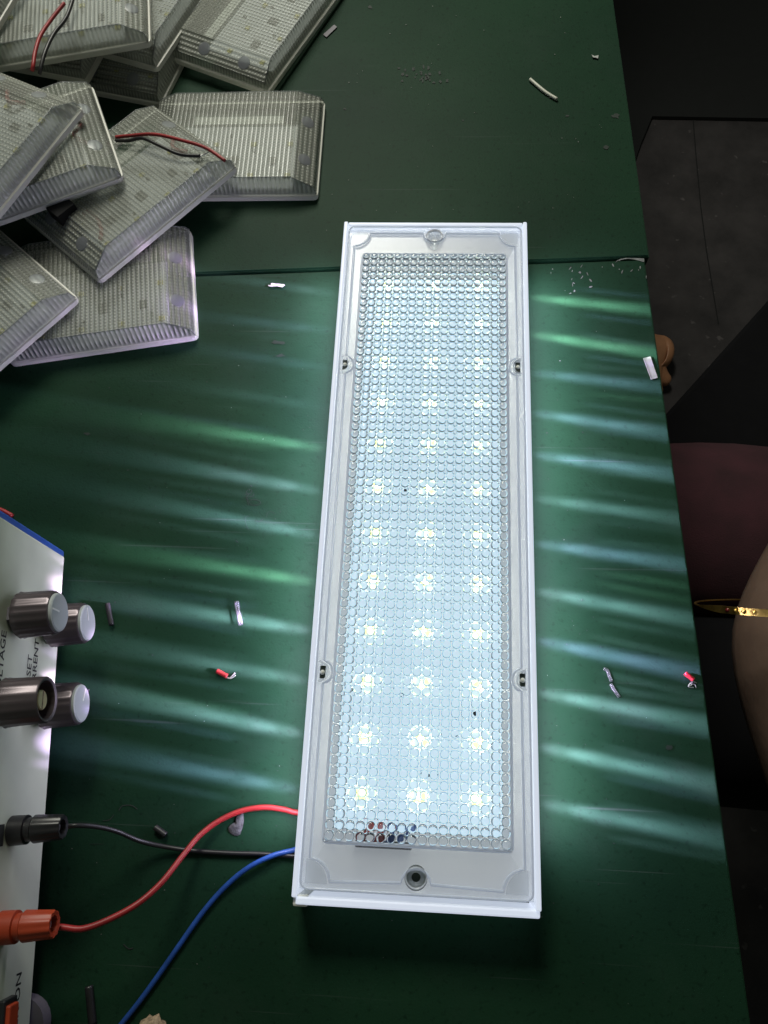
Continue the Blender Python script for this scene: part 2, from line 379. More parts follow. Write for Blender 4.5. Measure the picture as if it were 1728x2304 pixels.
def flat_blobs(name, items, mat, parent, z=0.0003):
    """thin marks lying on the table: list of pixel polygons"""
    vs, fs = [], []
    for poly in items:
        b = len(vs); 
        for px, py in poly: vs.append(at(px, py, z) - parent.location)
        a = sum((vs[b + i].x * vs[b + (i + 1) % len(poly)].y - vs[b + (i + 1) % len(poly)].x * vs[b + i].y) for i in range(len(poly)))
        idx = list(range(b, b + len(poly)))
        fs.append(idx if a > 0 else idx[::-1])
    return mesh(name, vs, fs, mat, parent, kind='stuff')
def blob(cx, cy, rx, ry, n=9, rot=0.0, rough=0.35):
    out = []
    for i in range(n):
        a = 2 * PI * i / n; s = 1 + random.uniform(-rough, rough)
        x, y = rx * s * math.cos(a), ry * s * math.sin(a)
        out.append((cx + x * math.cos(rot) - y * math.sin(rot), cy + x * math.sin(rot) + y * math.cos(rot)))
    return out
def zp(X, Y, x0, y0, sc): return ((x0 + X / sc) / K, (y0 + Y / sc) / K)
q = lambda X, Y: zp(X, Y, 1180, 560, 5.53)
scuffs = []
for (X, Y, rx, ry, rot) in [(570, 240, 6, 28, .7), (710, 215, 5, 28, .6), (690, 292, 14, 14, 0), (715, 355, 5, 28, .6), (825, 393, 10, 30, -.8),
                            (825, 472, 24, 9, -.2), (622, 522, 10, 16, .5), (572, 552, 16, 6, -.3), (590, 375, 4, 14, .2), (612, 425, 6, 16, -.9), (600, 450, 4, 24, -.1),
                            (785, 310, 5, 24, -.4), (1100, 200, 10, 22, -.4), (1180, 255, 8, 8, 0), (1215, 285, 6, 22, .4), (1335, 268, 6, 26, .8), (1440, 232, 9, 24, 0),
                            (968, 226, 7, 6, 0), (350, 252, 9, 9, 0), (1420, 262, 6, 9, 0), (330, 300, 3, 15, 0), (595, 275, 5, 12, .3), (505, 520, 5, 6, 0),
                            (1515, 345, 4, 20, 0)]:
    c = q(X, Y); scuffs.append(blob(c[0], c[1], rx / 5.53 / K, ry / 5.53 / K, 8, rot, .3))
scuffs.append([q(*p) for p in [(1265, 112), (1490, 118), (1490, 165), (1440, 150), (1350, 128), (1275, 122)]])
scuffs.append([q(*p) for p in [(1265, 112), (1275, 122), (1200, 138), (1160, 150), (1130, 170), (1150, 145), (1200, 122)]])
flat_blobs('paint_scuff', scuffs, MAT['scuff'], tb_near)
stains = []
for i in range(26):
    stains.append(blob(random.gauss(915, 24), random.gauss(160, 14), random.uniform(1.5, 4), random.uniform(1.5, 4), 8, 0, .4))
for (x, y, r) in [(1310, 318, 7), (1330, 250, 8), (1225, 250, 4), (800, 15, 5), (1000, 260, 3), (745, 235, 3)]:
    stains.append(blob(x, y, r, r * .6, 9, .3, .4))
flat_blobs('grime_spot', stains, MAT['dirt'], tb_far)
st2 = [blob(random.uniform(220, 690), random.uniform(750, 2150), random.uniform(.7, 2.2), random.uniform(.7, 2.0), 6, 0, .4) for _ in range(60)]
st2 += [blob(random.uniform(1180, 1420), random.uniform(650, 2150), random.uniform(.7, 2.2), random.uniform(.7, 2.0), 6, 0, .4) for _ in range(45)]
st2 += [blob(188, 937, 8, 3, 9, .3, .4), blob(600, 740, 12, 4, 9, .1, .5), blob(607, 768, 9, 4, 9, .1, .5), blob(1445, 1615, 7, 6, 9, 0, .3)]
flat_blobs('grime_spot', st2, MAT['dirt'], tb_near)
dust = [blob(random.uniform(150, 1400), random.uniform(700, 2180), random.uniform(.5, 1.3), random.uniform(.5, 1.2), 5, 0, .4) for _ in range(70)]
flat_blobs('dust_speck', dust, MAT['scuff'], tb_near, 0.0004)
dust = [blob(random.uniform(700, 1330), random.uniform(5, 540), random.uniform(.5, 1.3), random.uniform(.5, 1.2), 5, 0, .4) for _ in range(40)]
flat_blobs('dust_speck', dust, MAT['scuff'], tb_far, 0.0004)
# pencil scribble, drawn where it lies on the wood
q = lambda X, Y: zp(X, Y, 520, 1060, 8.295)
bm = bmesh.new()
def stroke(pts, r):
    add_tube(bm, spline([at(*q(*p), 0.0002) - tb_near.location for p in pts], 6), r, 5, False, True, 0.3)
stroke([(310, 345), (285, 390), (310, 425), (355, 415), (385, 380), (370, 345), (330, 335)], .0002)
stroke([(260, 440), (330, 430), (300, 480), (400, 470), (425, 420)], .0002)
stroke([(275, 470), (330, 560), (360, 625), (440, 640), (525, 620), (545, 580), (500, 545), (420, 532), (350, 545)], .0002)
stroke([(290, 500), (325, 640)], .0002); stroke([(365, 265), (390, 295)], .0003)
stroke([(330, 840), (280, 850), (262, 900), (290, 1020), (340, 1110)], .00011); stroke([(660, 860), (680, 780), (740, 755), (830, 800)], .00011)
stroke([(470, 930), (530, 940), (610, 885)], .00011); stroke([(90, 1300), (135, 1330)], .0003)
q = lambda X, Y: zp(X, Y, 150, 1750, 3.016)
stroke([(355, 220), (380, 190), (440, 188), (480, 215)], .00025); stroke([(245, 292), (290, 285), (320, 250)], .0002)
stroke([(385, 1130), (420, 1160), (450, 1155)], .0003); stroke([(150, 450), (250, 450)], .0001)
bm_obj('pencil_scribble', bm, MAT['ink'], tb_near, kind='stuff')

# ------------------------------------------------------------------ the lit lamp
LW, LL, LH = 0.100, 0.3359, 0.022
lamp = empty('led_lamp', 'long lit white light panel with clear beaded lens, glowing brightly', 'lamp')
hw, hl = LW / 2, LL / 2
wt = 0.0022
for s in (-1, 1):
    bm = bmesh.new(); add_box(bm, (s * (hw - wt / 2), 0, LH / 2 + .0003), (wt, LL, LH), None, 0.0006); bm_obj('side_wall', bm, MAT['milky'], lamp)
bm = bmesh.new(); add_box(bm, (0, hl - wt / 2 - .0004, LH / 2 + .0003), (LW - 2 * wt - .0004, wt, LH - .0004), None, 0.0006); bm_obj('end_wall', bm, MAT['milky'], lamp)
bm = bmesh.new(); add_box(bm, (0.0006, -hl - 0.0012, LH / 2 - .0004), (LW - 0.002, 0.003, LH - .001), None, 0.0007); bm_obj('end_wall', bm, MAT['milky'], lamp)
bm = bmesh.new(); add_box(bm, (-hw + .0035, -hl - 0.0014, LH / 2 - .0006), (0.0060, 0.0042, LH - .0016), None, 0.0008); bm_obj('corner_chip', bm, MAT['white'], lamp)
# reflector tray: board well, sloping sides
BZ = 0.0090; bx, by = 0.0365, 0.1425
rx, ry, rz = hw - wt - .0002, hl - wt - .0008, 0.0160
bm = bmesh.new()
def ringv(x, y, z): return [bm.verts.new((sx_ * x, sy_ * y, z)) for sx_, sy_ in ((-1, -1), (1, -1), (1, 1), (-1, 1))]
A = ringv(bx, by, BZ - .0005); B = ringv(rx, ry, rz)
bm.faces.new((A[1], A[2], B[2], B[1])); bm.faces.new((A[3], A[0], B[0], B[3])); bm.faces.new((A[2], A[3], B[3], B[2]))
# near end with a round screw hole
hc = Vector((0.0, -0.1585)); hr = 0.0042
def slope_z(y): return BZ - .0005 + (rz - BZ + .0005) * (abs(y) - by) / (ry - by)
circ = [bm.verts.new((hc.x + hr * math.cos(a), hc.y + hr * math.sin(a), slope_z(hc.y + hr * math.sin(a)))) for a in [2 * PI * k / 24 for k in range(24)]]
es = [bm.edges.get((A[0], A[1])) or bm.edges.new((A[0], A[1])), bm.edges.new((B[0], B[1])), bm.edges.get((A[0], B[0])), bm.edges.get((A[1], B[1]))]
es += [bm.edges.new((circ[k], circ[(k + 1) % 24])) for k in range(24)]
bmesh.ops.triangle_fill(bm, edges=es, use_beauty=True)
bm_obj('reflector', bm, MAT['reflector'], lamp)
box('led_board', (0, 0, BZ - .0015), (2 * bx - .001, 2 * by - .001, .0015), MAT['board'], lamp)
LEDX = (-0.0247, 0.0003, 0.0254); LEDY = [0.1356 - i * 0.02395 for i in range(12)]
bm = bmesh.new(); add_box(bm, (0, 0, 0.0006), (0.0046, 0.0042, 0.0004)); nf = len(bm.faces)
bmesh.ops.create_uvsphere(bm, u_segments=12, v_segments=8, radius=0.0014, matrix=Matrix.Translation((0, 0, .0008)))
bm.faces.ensure_lookup_table()
for f in bm.faces[nf:]: f.material_index = 1
led0 = bm_obj('led', bm, MAT['phos_lit'], lamp); led0.data.materials.append(MAT['led']); first = True
for y in LEDY:
    for x in LEDX:
        o = led0 if first else led0.copy()
        if not first: COL.objects.link(o); o.parent = lamp
        first = False; o.location = (x, y, BZ - .0007)
# little black driver parts scattered on the board
bm = bmesh.new()
for (px, py) in [(845, 552), (872, 1064), (980, 1580), (925, 1675), (1030, 1545), (870, 1500), (760, 1490), (1035, 1290)]:
    p = at(px, py, BZ); add_box(bm, (p.x, p.y, BZ + .0004), (0.0013, 0.0012, 0.0010))
bm_obj('driver_chip', bm, MAT['chip'], lamp, kind='stuff')
# wire terminal and wire ends under the lens
tb = at(820, 1790, 0.010)
box('terminal_block', (tb.x + .002, -.1475, BZ + .0010), (0.024, 0.003, 0.0036), MAT['blackplastic'], lamp, 0.0004)
for i, (dx, c) in enumerate([(-.008, 'red'), (-.002, 'red'), (.003, 'blue'), (.009, 'blue')]):
    tube('inner_wire', [(tb.x + dx, -.1475, BZ + .0030), (tb.x + dx + .002, -.1440, BZ + .0044), (tb.x + dx + .004, -.140, BZ + .0015)], .0011, MAT[c], lamp, 8, n=4)
# clear cover
CZ = 0.0188
cov = link('lens_cover', bpy.data.meshes.new('lens_cover'), None, lamp)
lx, ly = 0.0392, 0.1472
bm = bmesh.new()
o_ = [bm.verts.new(v) for v in ((-rx, -ry, CZ), (rx, -ry, CZ), (rx, ry, CZ), (-rx, ry, CZ))]
i_ = [bm.verts.new(v) for v in ((-lx, -ly, CZ), (lx, -ly, CZ), (lx, ly, CZ), (-lx, ly, CZ))]
t_ = [bm.verts.new(v) for v in ((-lx + .0006, -ly + .0006, CZ + .0034), (lx - .0006, -ly + .0006, CZ + .0034), (lx - .0006, ly - .0006, CZ + .0034), (-lx + .0006, ly - .0006, CZ + .0034))]
c2 = [bm.verts.new((hc.x + .0039 * math.cos(a), hc.y - .0002 + .0039 * math.sin(a), CZ)) for a in [2 * PI * k / 24 for k in range(24)]]
for a in range(4):
    b = (a + 1) % 4
    if a: bm.faces.new((o_[a], o_[b], i_[b], i_[a]))
es = [bm.edges.new((o_[0], o_[1])), bm.edges.new((i_[0], i_[1])), bm.edges.get((o_[0], i_[0])), bm.edges.get((o_[1], i_[1]))]
es += [bm.edges.new((c2[k], c2[(k + 1) % 24])) for k in range(24)]
bmesh.ops.triangle_fill(bm, edges=es, use_beauty=True)
for a in range(4):
    b = (a + 1) % 4
    bm.faces.new((i_[a], i_[b], t_[b], t_[a]))
bm.faces.new(t_)
bmesh.ops.recalc_face_normals(bm, faces=bm.faces)
for f in bm.faces:
    if f.calc_center_median().z > CZ + .0005: f.material_index = 1
bm.to_mesh(cov.data); bm.free(); cov.data.materials.append(MAT['clear']); cov.data.materials.append(MAT['plate'])
TZ = CZ + .0034
def rrect(x, y, r, z, n=6):
    pts = []
    for (cx, cy_, a0) in ((x - r, y - r, 0), (-x + r, y - r, 90), (-x + r, -y + r, 180), (x - r, -y + r, 270)):
        for k in range(n + 1):
            a = math.radians(a0 + 90 * k / n); pts.append((cx + r * math.cos(a), cy_ + r * math.sin(a), z))
    return pts
tube('lens_edge', rrect(lx, ly, .002, CZ + .0004), .0005, MAT['edge_lit'], cov, 6, closed=True)
tube('lens_edge', rrect(lx - .0009, ly - .0009, .002, TZ + .0001), .00042, MAT['edge_lit'], cov, 6, closed=True)
# notched inner rim line of the flange
def rim_path(inset, z):
    X, Y = hw - inset, hl - inset; r = 0.0085; pts = []
    def arc(cx, cy_, rr, a0, a1, n=8):
        for k in range(n + 1):
            a = math.radians(a0 + (a1 - a0) * k / n); pts.append((cx + rr * math.cos(a), cy_ + rr * math.sin(a), z))
    bR = [(-.0985), (.0805)]
    # right side going up, with side notches
    arc(X, -Y, r, 180, 90)
    for yy in (-0.0775, 0.0790): arc(X + .001, yy, .0052, 258, 102)
    arc(X, Y, r, 270, 180)
    arc(0, Y + .0005, .0062, 360 + -5, 185)
    arc(-X, Y, r, 360, 270)
    for yy in (0.0790, -0.0775): arc(-X - .001, yy, .0052, 78, -78)
    arc(-X, -Y, r, 90, 0)
    arc(0, -Y + .0005, .0062, 175, 5)
    return pts
def boss_fix(pts): return pts
tube('cover_rim', rim_path(.0062, CZ + .0012), .0006, MAT['edge_lit'], cov, 6, closed=True)
tube('cover_rim', rrect(hw - .0032, hl - .0036, .003, LH + .0001), .0005, MAT['edge_lit'], cov, 6, closed=True)
# screw bosses
def boss(x, y, r0, r1, z0, z1):
    M = Matrix.Translation((x, y, 0)); bm = bmesh.new(); seg = 24; rings = []
    for z, r in ((z0, r1 - .0004), (z1 - .003, r1), (z1, r0 - .0006), (z1 + .0003, r0), (z1, r0 + .0006), (z1 - .002, r0 + .0004)):
        rings.append([bm.verts.new((x + r * math.cos(2 * PI * k / seg), y + r * math.sin(2 * PI * k / seg), z)) for k in range(seg)])
    for A_, B_ in zip(rings[:-1], rings[1:]):
        for k in range(seg): bm.faces.new((A_[k], A_[(k + 1) % seg], B_[(k + 1) % seg], B_[k]))
    return bm_obj('screw_boss', bm, MAT['pad'], cov, True)
boss(0, -0.1585, 0.0040, 0.0019, 0.004, LH)
lathe_obj('hole_sleeve', [(0.001, .0020), (0.017, .0020)], Matrix.Translation((0, -.1585, 0)), MAT['dirt'], cov, 20)
boss(0, 0.1585, 0.0040, 0.0022, 0.010, LH)
lathe_obj('screw_head', [(0.012, .0020), (0.0165, .0020), (0.0172, .0014)], Matrix.Translation((0, .1585, 0)), MAT['copper'], cov, 16)
for s in (-1, 1):
    for yy in (-0.0775, 0.0790):
        bm = bmesh.new(); n = 16; x0 = s * (hw - .0042)
        arcp = [(x0 - s * .0048 * math.cos(math.radians(a)), yy + .0048 * math.sin(math.radians(a)), 0) for a in [-90 + 180 * k / n for k in range(n + 1)]]
        arcq = [(x0 - s * .0040 * math.cos(math.radians(a)), yy + .0040 * math.sin(math.radians(a)), 0) for a in [-90 + 180 * k / n for k in range(n + 1)]]
        top = [bm.verts.new((p[0], p[1], LH - .0006)) for p in arcp]; t2 = [bm.verts.new((p[0], p[1], LH - .0006)) for p in arcq]
        bt = [bm.verts.new((p[0], p[1], CZ - .001)) for p in arcq]
        for k in range(n):
            bm.faces.new((top[k], top[k + 1], t2[k + 1], t2[k])); bm.faces.new((t2[k], t2[k + 1], bt[k + 1], bt[k]))
        bm.faces.new(bt)
        bm.normal_update()
        for f_ in bm.faces:
            if f_.normal.z < -.01: f_.normal_flip()
        bm_obj('screw_boss', bm, MAT['pad'], cov, recalc=False)
        box('screw_slot', (x0 - s * .0016, yy, CZ + .0004), (0.0024, 0.0056, 0.0014), MAT['dirt'], cov, 0.0003)
        bm = bmesh.new(); bmesh.ops.create_uvsphere(bm, u_segments=12, v_segments=8, radius=.0011)
        for v in bm.verts: v.co = Vector((v.co.x + x0 - s * .0016, v.co.y + yy - .0002, v.co.z * .7 + CZ + .0014))
        bm_obj('rivet', bm, MAT['white'], cov, True)
# corner pads
for sx_ in (-1, 1):
    for sy_ in (-1, 1):
        bm = bmesh.new(); cx_, cyy = sx_ * (hw - .0046), sy_ * (hl - .0052); r = .0092
        ps = [bm.verts.new((cx_, cyy, CZ + .0008))] + [bm.verts.new((cx_ - sx_ * r * math.cos(math.radians(a)), cyy - sy_ * r * math.sin(math.radians(a)), CZ + .0008)) for a in range(0, 91, 10)]
        f_ = bm.faces.new(ps); f_.normal_update(); (f_.normal_flip() if f_.normal.z < 0 else None); bm_obj('corner_pad', bm, MAT['pad'], cov, recalc=False)
# beads of the lens
def bead_mesh(r, foc, rim, seg):
    """shallow convex lens (focal length foc) with a steep rounded rim of height rim"""
    Rr = 0.49 * foc; vs = []; fs = []
    prof = []
    for q_ in (0, .45, .86): prof.append((q_ * r, rim + (r * r * .74 - (q_ * r) ** 2) / (2 * Rr)))
    prof += [(.95 * r, rim * .72), (r, 0)]
    vs.append((0, 0, prof[0][1]))
    for p_, z_ in prof[1:]:
        for k in range(seg): vs.append((p_ * math.cos(2 * PI * k / seg), p_ * math.sin(2 * PI * k / seg), z_))
    for k in range(seg): fs.append((0, 1 + k, 1 + (k + 1) % seg))
    m_ = len(prof) - 1
    for i in range(m_ - 1):
        b0 = 1 + i * seg; b1 = b0 + seg
        for k in range(seg): fs.append((b0 + k, b1 + k, b1 + (k + 1) % seg, b0 + (k + 1) % seg))
    nb = len(vs); b1 = 1 + (m_ - 1) * seg
    for k in range(seg): vs.append(vs[b1 + k])
    fs.append(tuple(nb + k for k in range(seg))[::-1])
    return vs, fs
big = bead_mesh(.00200, .0115, .0013, 12); small = bead_mesh(.00100, .0095, .0011, 10)
NX, NY = 18, 69
pxx = 2 * (lx - .0029) / (NX - 1); pyy = 2 * (ly - .0031) / (NY - 1)
def shade_rim_faces(me):
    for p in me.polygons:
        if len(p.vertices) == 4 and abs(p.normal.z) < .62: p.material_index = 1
def bead_data(d, name):
    me = bpy.data.meshes.new(name); me.from_pydata(d[0], [], d[1]); me.update()
    me.polygons.foreach_set('use_smooth', [len(p.vertices) < 8 for p in me.polygons]); me.materials.append(MAT['bead']); me.materials.append(MAT['rim_shade']); shade_rim_faces(me); return me
bme = bead_data(big, 'bead')
V, Fc = [], []; SM = []
def addb(d, x, y):
    b = len(V)
    for v in d[0]: V.append((v[0] + x, v[1] + y, v[2] + TZ + .00015))
    for f in d[1]: Fc.append([b + i for i in f]); SM.append(len(f) < 8)
for j in range(NY):
    for i in range(NX):
        x = -lx + .0029 + i * pxx; y = -ly + .0031 + j * pyy
        if j < 16:
            o = bpy.data.objects.new('bead', bme); COL.objects.link(o); o.parent = cov; o.location = (x, y, TZ + .00015)
        else: addb(big, x, y)
me = bpy.data.meshes.new('bead_field'); me.from_pydata(V, [], Fc); me.update(); me.polygons.foreach_set('use_smooth', SM)
me.materials.append(MAT['bead']); me.materials.append(MAT['rim_shade']); shade_rim_faces(me)
link('bead_field', me, None, cov, kind='stuff')
V, Fc, SM = [], [], []
for j in range(NY - 1):
    for i in range(NX - 1):
        addb(small, -lx + .0029 + (i + .5) * pxx, -ly + .0031 + (j + .5) * pyy)
me = bpy.data.meshes.new('small_bead_field'); me.from_pydata(V, [], Fc); me.update(); me.polygons.foreach_set('use_smooth', SM)
me.materials.append(MAT['bead']); me.materials.append(MAT['rim_shade']); shade_rim_faces(me)
link('small_bead_field', me, None, cov, kind='stuff')
# added spots along the lamp sides imitating lens-flare streaks, several per LED row
STREAK = 2.7
cols = [(0.80, 0.56, 1.0), (0.60, 0.38, 1.0), (0.62, 0.60, 0.66), (0.84, 0.56, 1.0), (0.66, 0.44, 1.0)]
rs_ = random.Random(11)
for s in (-1, 1):
    for i, y in enumerate(LEDY):
        c_ = rs_.choice(cols); en = STREAK * rs_.uniform(.6, 1.3) * (.17 if s < 0 and i < 4 else 1); sl_ = rs_.uniform(.11, .18)
        # (dip, vertical cone, width factor, energy, slide along the edge)
        for dip, cone, wd, k_, dy in ((.290, 40, .19, 1.0, 0), (.62, 62, .19, .36, 0), (1.35, 70, .22, .09, 0), (.30, 44, .07, .32, rs_.uniform(-.010, -.005)), (.34, 44, .06, .30, rs_.uniform(.005, .010))):
            l = bpy.data.lights.new('flare_streak_spot', 'SPOT'); l.energy = en * k_; l.color = c_ if dy == 0 else rs_.choice(cols)
            l.spot_size = math.radians(cone); l.spot_blend = 1.0; l.shadow_soft_size = 0.0018
            o = bpy.data.objects.new('flare_streak_spot', l); COL.objects.link(o); o.parent = lamp
            d = Vector((s, -s * (sl_ + (rs_.uniform(-.03, .03) if dy else 0)), -dip)).normalized()
            zax = -d; xax = Vector((0, 0, 1)).cross(zax).normalized(); yax = zax.cross(xax)
            o.matrix_local = frame_mat((s * (hw + .0020), y + dy, 0.0215), xax, yax, zax) @ Matrix.Diagonal((wd, 1, 1, 1))
    l = bpy.data.lights.new('flare_veil_strip', 'AREA'); l.shape = 'RECTANGLE'; l.size = .29; l.size_y = .010; l.energy = .24; l.color = (0.80, 0.74, 1.0); l.spread = math.radians(140)  # added strip light imitating the flare veil beside the lamp
    o = bpy.data.objects.new('flare_veil_strip', l); COL.objects.link(o); o.parent = lamp
    d = Vector((s, 0, -.85)).normalized(); zax = -d; xax = Vector((0, 1, 0)); yax = zax.cross(xax)
    o.matrix_local = frame_mat((s * (hw + .0042), 0, 0.0185), xax, yax, zax)

# ------------------------------------------------------------------ the pile of unlit lamps
SW, SL = 0.0745, 0.106
def lamp_parts(root):
    # white rim
    bm = bmesh.new()
    o1 = [Vector(p) for p in rrect(SL / 2, SW / 2, .003, 0, 3)]; i1 = [Vector(p) for p in rrect(SL / 2 - .0016, SW / 2 - .0016, .0022, 0, 3)]
    n = len(o1)
    L = []
    for (ring, z) in ((i1, 0), (o1, 0), (o1, .0030), (i1, .0036)): L.append([bm.verts.new((p.x, p.y, z)) for p in ring])
    L.append(L[0])
    for A_, B_ in zip(L[:-1], L[1:]):
        for k in range(n): bm.faces.new((A_[k], A_[(k + 1) % n], B_[(k + 1) % n], B_[k]))
    bm_obj('base_rim', bm, MAT['rim'], root)
    # ribbed clear cover: flat top, steep long sides, two-stage sloping ends
    bm = bmesh.new(); H = .0145; z0 = .0036
    xs = [(-SL / 2 + .0009, z0), (-SL / 2 + .0024, .0080), (-SL / 2 + .0150, H), (SL / 2 - .0150, H), (SL / 2 - .0024, .0080), (SL / 2 - .0009, z0)]
    yb = SW / 2 - .0009
    rows = []
    for x, z in xs:
        inset = .0034 * (z - z0) / (H - z0)
        rows.append([bm.verts.new((x, s * (yb - inset), z)) for s in (-1, 1)] + [bm.verts.new((x, s * yb, z0)) for s in (-1, 1)])
    for A_, B_ in zip(rows[:-1], rows[1:]):
        bm.faces.new((A_[0], B_[0], B_[1], A_[1]))
        if A_ is rows[0]:
            bm.faces.new((A_[0], B_[2], B_[0])); bm.faces.new((A_[1], B_[1], B_[3]))
        elif B_ is rows[-1]:
            bm.faces.new((A_[2], B_[0], A_[0])); bm.faces.new((A_[1], B_[1], A_[3]))
        else:
            bm.faces.new((A_[2], B_[2], B_[0], A_[0])); bm.faces.new((A_[1], B_[1], B_[3], A_[3]))
    bmesh.ops.remove_doubles(bm, verts=bm.verts, dist=1e-6)
    bm.normal_update()
    for f in bm.faces:
        if abs(f.normal.y) > .8: f.material_index = 1
    cvo = bm_obj('cover', bm, MAT['ribbed'], root); cvo.data.materials.append(MAT['ribbed_side'])
    cv = [o for o in root.children if o.name.startswith('cover')][0]
    # bright moulded ridge lines
    for s in (-1, 1):
        yi = s * (yb - .0034); ym = s * (yb - .0014)
        tube('cover_ridge', [(xs[1][0], ym, .0081), (xs[2][0], yi, H), (xs[3][0], yi, H), (xs[4][0], ym, .0081), (xs[5][0], s * yb, z0 + .0006)], .00035, MAT['clear_edge'], cv, 5, n=0)
    # screw bosses on the sloping ends
    for sx_ in (-1, 1):
        for yy in (-.017, .012):
            lathe_obj('boss', [(0, .0042), (.0008, .0040), (.0009, .0036)], Matrix.Translation((sx_ * (SL / 2 - .0085), yy, .0104)) @ Matrix.Rotation(sx_ * math.radians(27), 4, 'Y'), MAT['pad'], cv, 14)
    # board with chips
    bd = box('circuit_board', (0, -.0085, .0042), (SL - .030, .0480, .0012), MAT['pcb'], root)
    k = 0
    for yy in (-.0230, .0010):
        for xx in (-.034, -.0115, .0115, .034):
            box('led_chip', (xx, yy, .0053), (.0034, .0026, .0009), MAT['phos'], bd)
    for xx, yy, a, b in [(-.022, -.011, .006, .0045), (.001, -.011, .005, .006), (.024, -.012, .004, .005), (.012, -.004, .0016, .002), (-.010, -.018, .0018, .001), (.029, -.019, .001, .0024), (-.003, .008, .0012, .002)]:
        box('chip', (xx, yy, .0053), (a, b, .001), MAT['greychip'], bd)
    # terminal with red and black leads inside the left end
    tm = box('terminal', (-SL / 2 + .0150, .006, .0114), (.0125, .0110, .0146), MAT['chip'], root, .0004)
    tube('inner_lead', [(-SL / 2 + .021, .004, .006), (-SL / 2 + .026, .0, .009), (-SL / 2 + .024, -.012, .0075), (-SL / 2 + .018, -.018, .006)], .0012, MAT['red'], root, 7, n=5)
    tube('inner_lead', [(SL / 2 - .013, -.008, .006), (SL / 2 - .018, -.002, .009), (SL / 2 - .012, .004, .0082)], .0012, MAT['red'], root, 7, n=5)
    box('label_strip', (0, .0215, .0040), (SL - .05, .0060, .0006), MAT['white'], root)
def lamp_pose(o, P, Q, z1, z2, flip, rollz=0.0):
    """P, Q: pixels of the near long edge of the base (P its right or lower corner), resting at heights z1, z2"""
    a = at(P[0], P[1], z1); b = at(Q[0], Q[1], z2); u = (b - a).normalized()
    b = a + u * SL                      # true length
    x = u if flip else -u
    y = Vector((0, 0, 1)).cross(x).normalized()
    y = (y + Vector((0, 0, rollz))).normalized(); z = x.cross(y).normalized(); y = z.cross(x)
    c = (a + b) / 2 + y * SW / 2
    o.matrix_world = frame_mat(c, x, y, z)
GR = 'small unlit lamps piled on the far table'
protos = [
 ('small clear ribbed lamp lying flat, rightmost beside the long lit panel', (688, 433), (450, 435), 0, 0, False, 0),
 ('small clear ribbed lamp flat under the pile, its right end poking out lowest', (430, 735), (35, 792), 0, 0, False, 0),
 ('small clear ribbed lamp tilted, crossed by a red and a black wire end', (517, 368), (220, 614), .0150, .0150, False, -.05),
 ('small clear ribbed lamp second from top of left stack, red and black leads under it', (272, 391), (0, 489), .031, .029, False, 0),
 ('topmost small clear ribbed lamp at the left edge with one bright ribbed side', (186, 243), (0, 474), .0475, .0455, False, 0),
 ('small clear ribbed lamp cut by the left edge, lowest of the stack', (175, 651), (0, 803), .0160, .0150, False, 0),
 ('small clear ribbed lamp at the top edge, its near side yellowed by wires in front', (329, 102), (90, 142), .032, .030, False, 0),
 ('large greenish clear lamp at the top centre pointing up and right', (580, 210), (735, -3), .004, .002, True, .02),
 ('small clear lamp wedged behind others at the top, showing dotted end', (342, 158), (447, 0), .0155, .0155, True, 0),
 ('dim shadowed clear lamp lying at the bottom of the pile between others', (352, 235), (440, 60), .0, .0, True, 0),
 ('shadowed clear lamp under the top edge lamp, only its pale rim showing', (190, 185), (250, 75), .0158, .0158, True, 0),
 ('pale lamp corner cut off by the top left corner', (75, -60), (0, 66), .050, .046, False, 0),
]
lamps = []
for i, (lab, P, Q, z1, z2, fl, roll) in enumerate(protos):
    if i == 0:
        o = empty('bulkhead_lamp', lab, 'lamp', group=GR); lamp_parts(o)
    else:
        o = lamps[0].copy(); COL.objects.link(o); o['label'] = lab
        for ch in list(lamps[0].children):
            if ch.name.startswith('terminal') and i not in (2, 4): continue
            if ch.name.startswith('inner_lead') and i not in (2, 3, 4): continue
            c = ch.copy(); COL.objects.link(c); c.parent = o
            for gch in ch.children:
                d = gch.copy(); COL.objects.link(d); d.parent = c
    lamps.append(o)
for ch in list(lamps[0].children):
    if ch.name.startswith(('terminal', 'inner_lead')): bpy.data.objects.remove(ch)
for o, (lab, P, Q, z1, z2, fl, roll) in zip(lamps, protos): lamp_pose(o, P, Q, z1, z2, fl, roll)
bpy.context.view_layer.update()
def lead(name, pts, col, owner, r=.0010):
    o = tube(name, pts, r, MAT[col], None, 9, n=8); o.parent = owner; o.matrix_parent_inverse = owner.matrix_world.inverted(); return o
q = lambda X, Y: zp(X, Y, 0, 0, 2.0737)
zs = lambda l, z: [at(*q(X, Y), zz) for (X, Y), zz in zip(l, z)]
lead('red_lead', zs([(540, 640), (600, 634), (720, 627), (850, 655), (960, 690), (1050, 750)], [.030, .031, .033, .034, .034, .0325]), 'red', lamps[3])
lead('black_lead', zs([(540, 655), (600, 656), (665, 645), (740, 677), (840, 720), (935, 727)], [.030, .031, .033, .033, .032, .0315]), 'black', lamps[3])
lead('bare_strand', zs([(932, 727), (955, 720), (972, 710)], [.0315, .0316, .033]), 'copper', lamps[3], .00035)
lead('red_lead', zs([(300, 15), (240, 90), (190, 165), (165, 240), (155, 305), (150, 330)], [.0515, .0505, .050, .050, .049, .047]), 'red', lamps[4], .0011)
lead('black_lead', zs([(345, -20), (310, 80), (250, 160), (210, 245), (190, 320), (185, 345)], [.0515, .0505, .050, .050, .048, .046]), 'black', lamps[4], .0011)

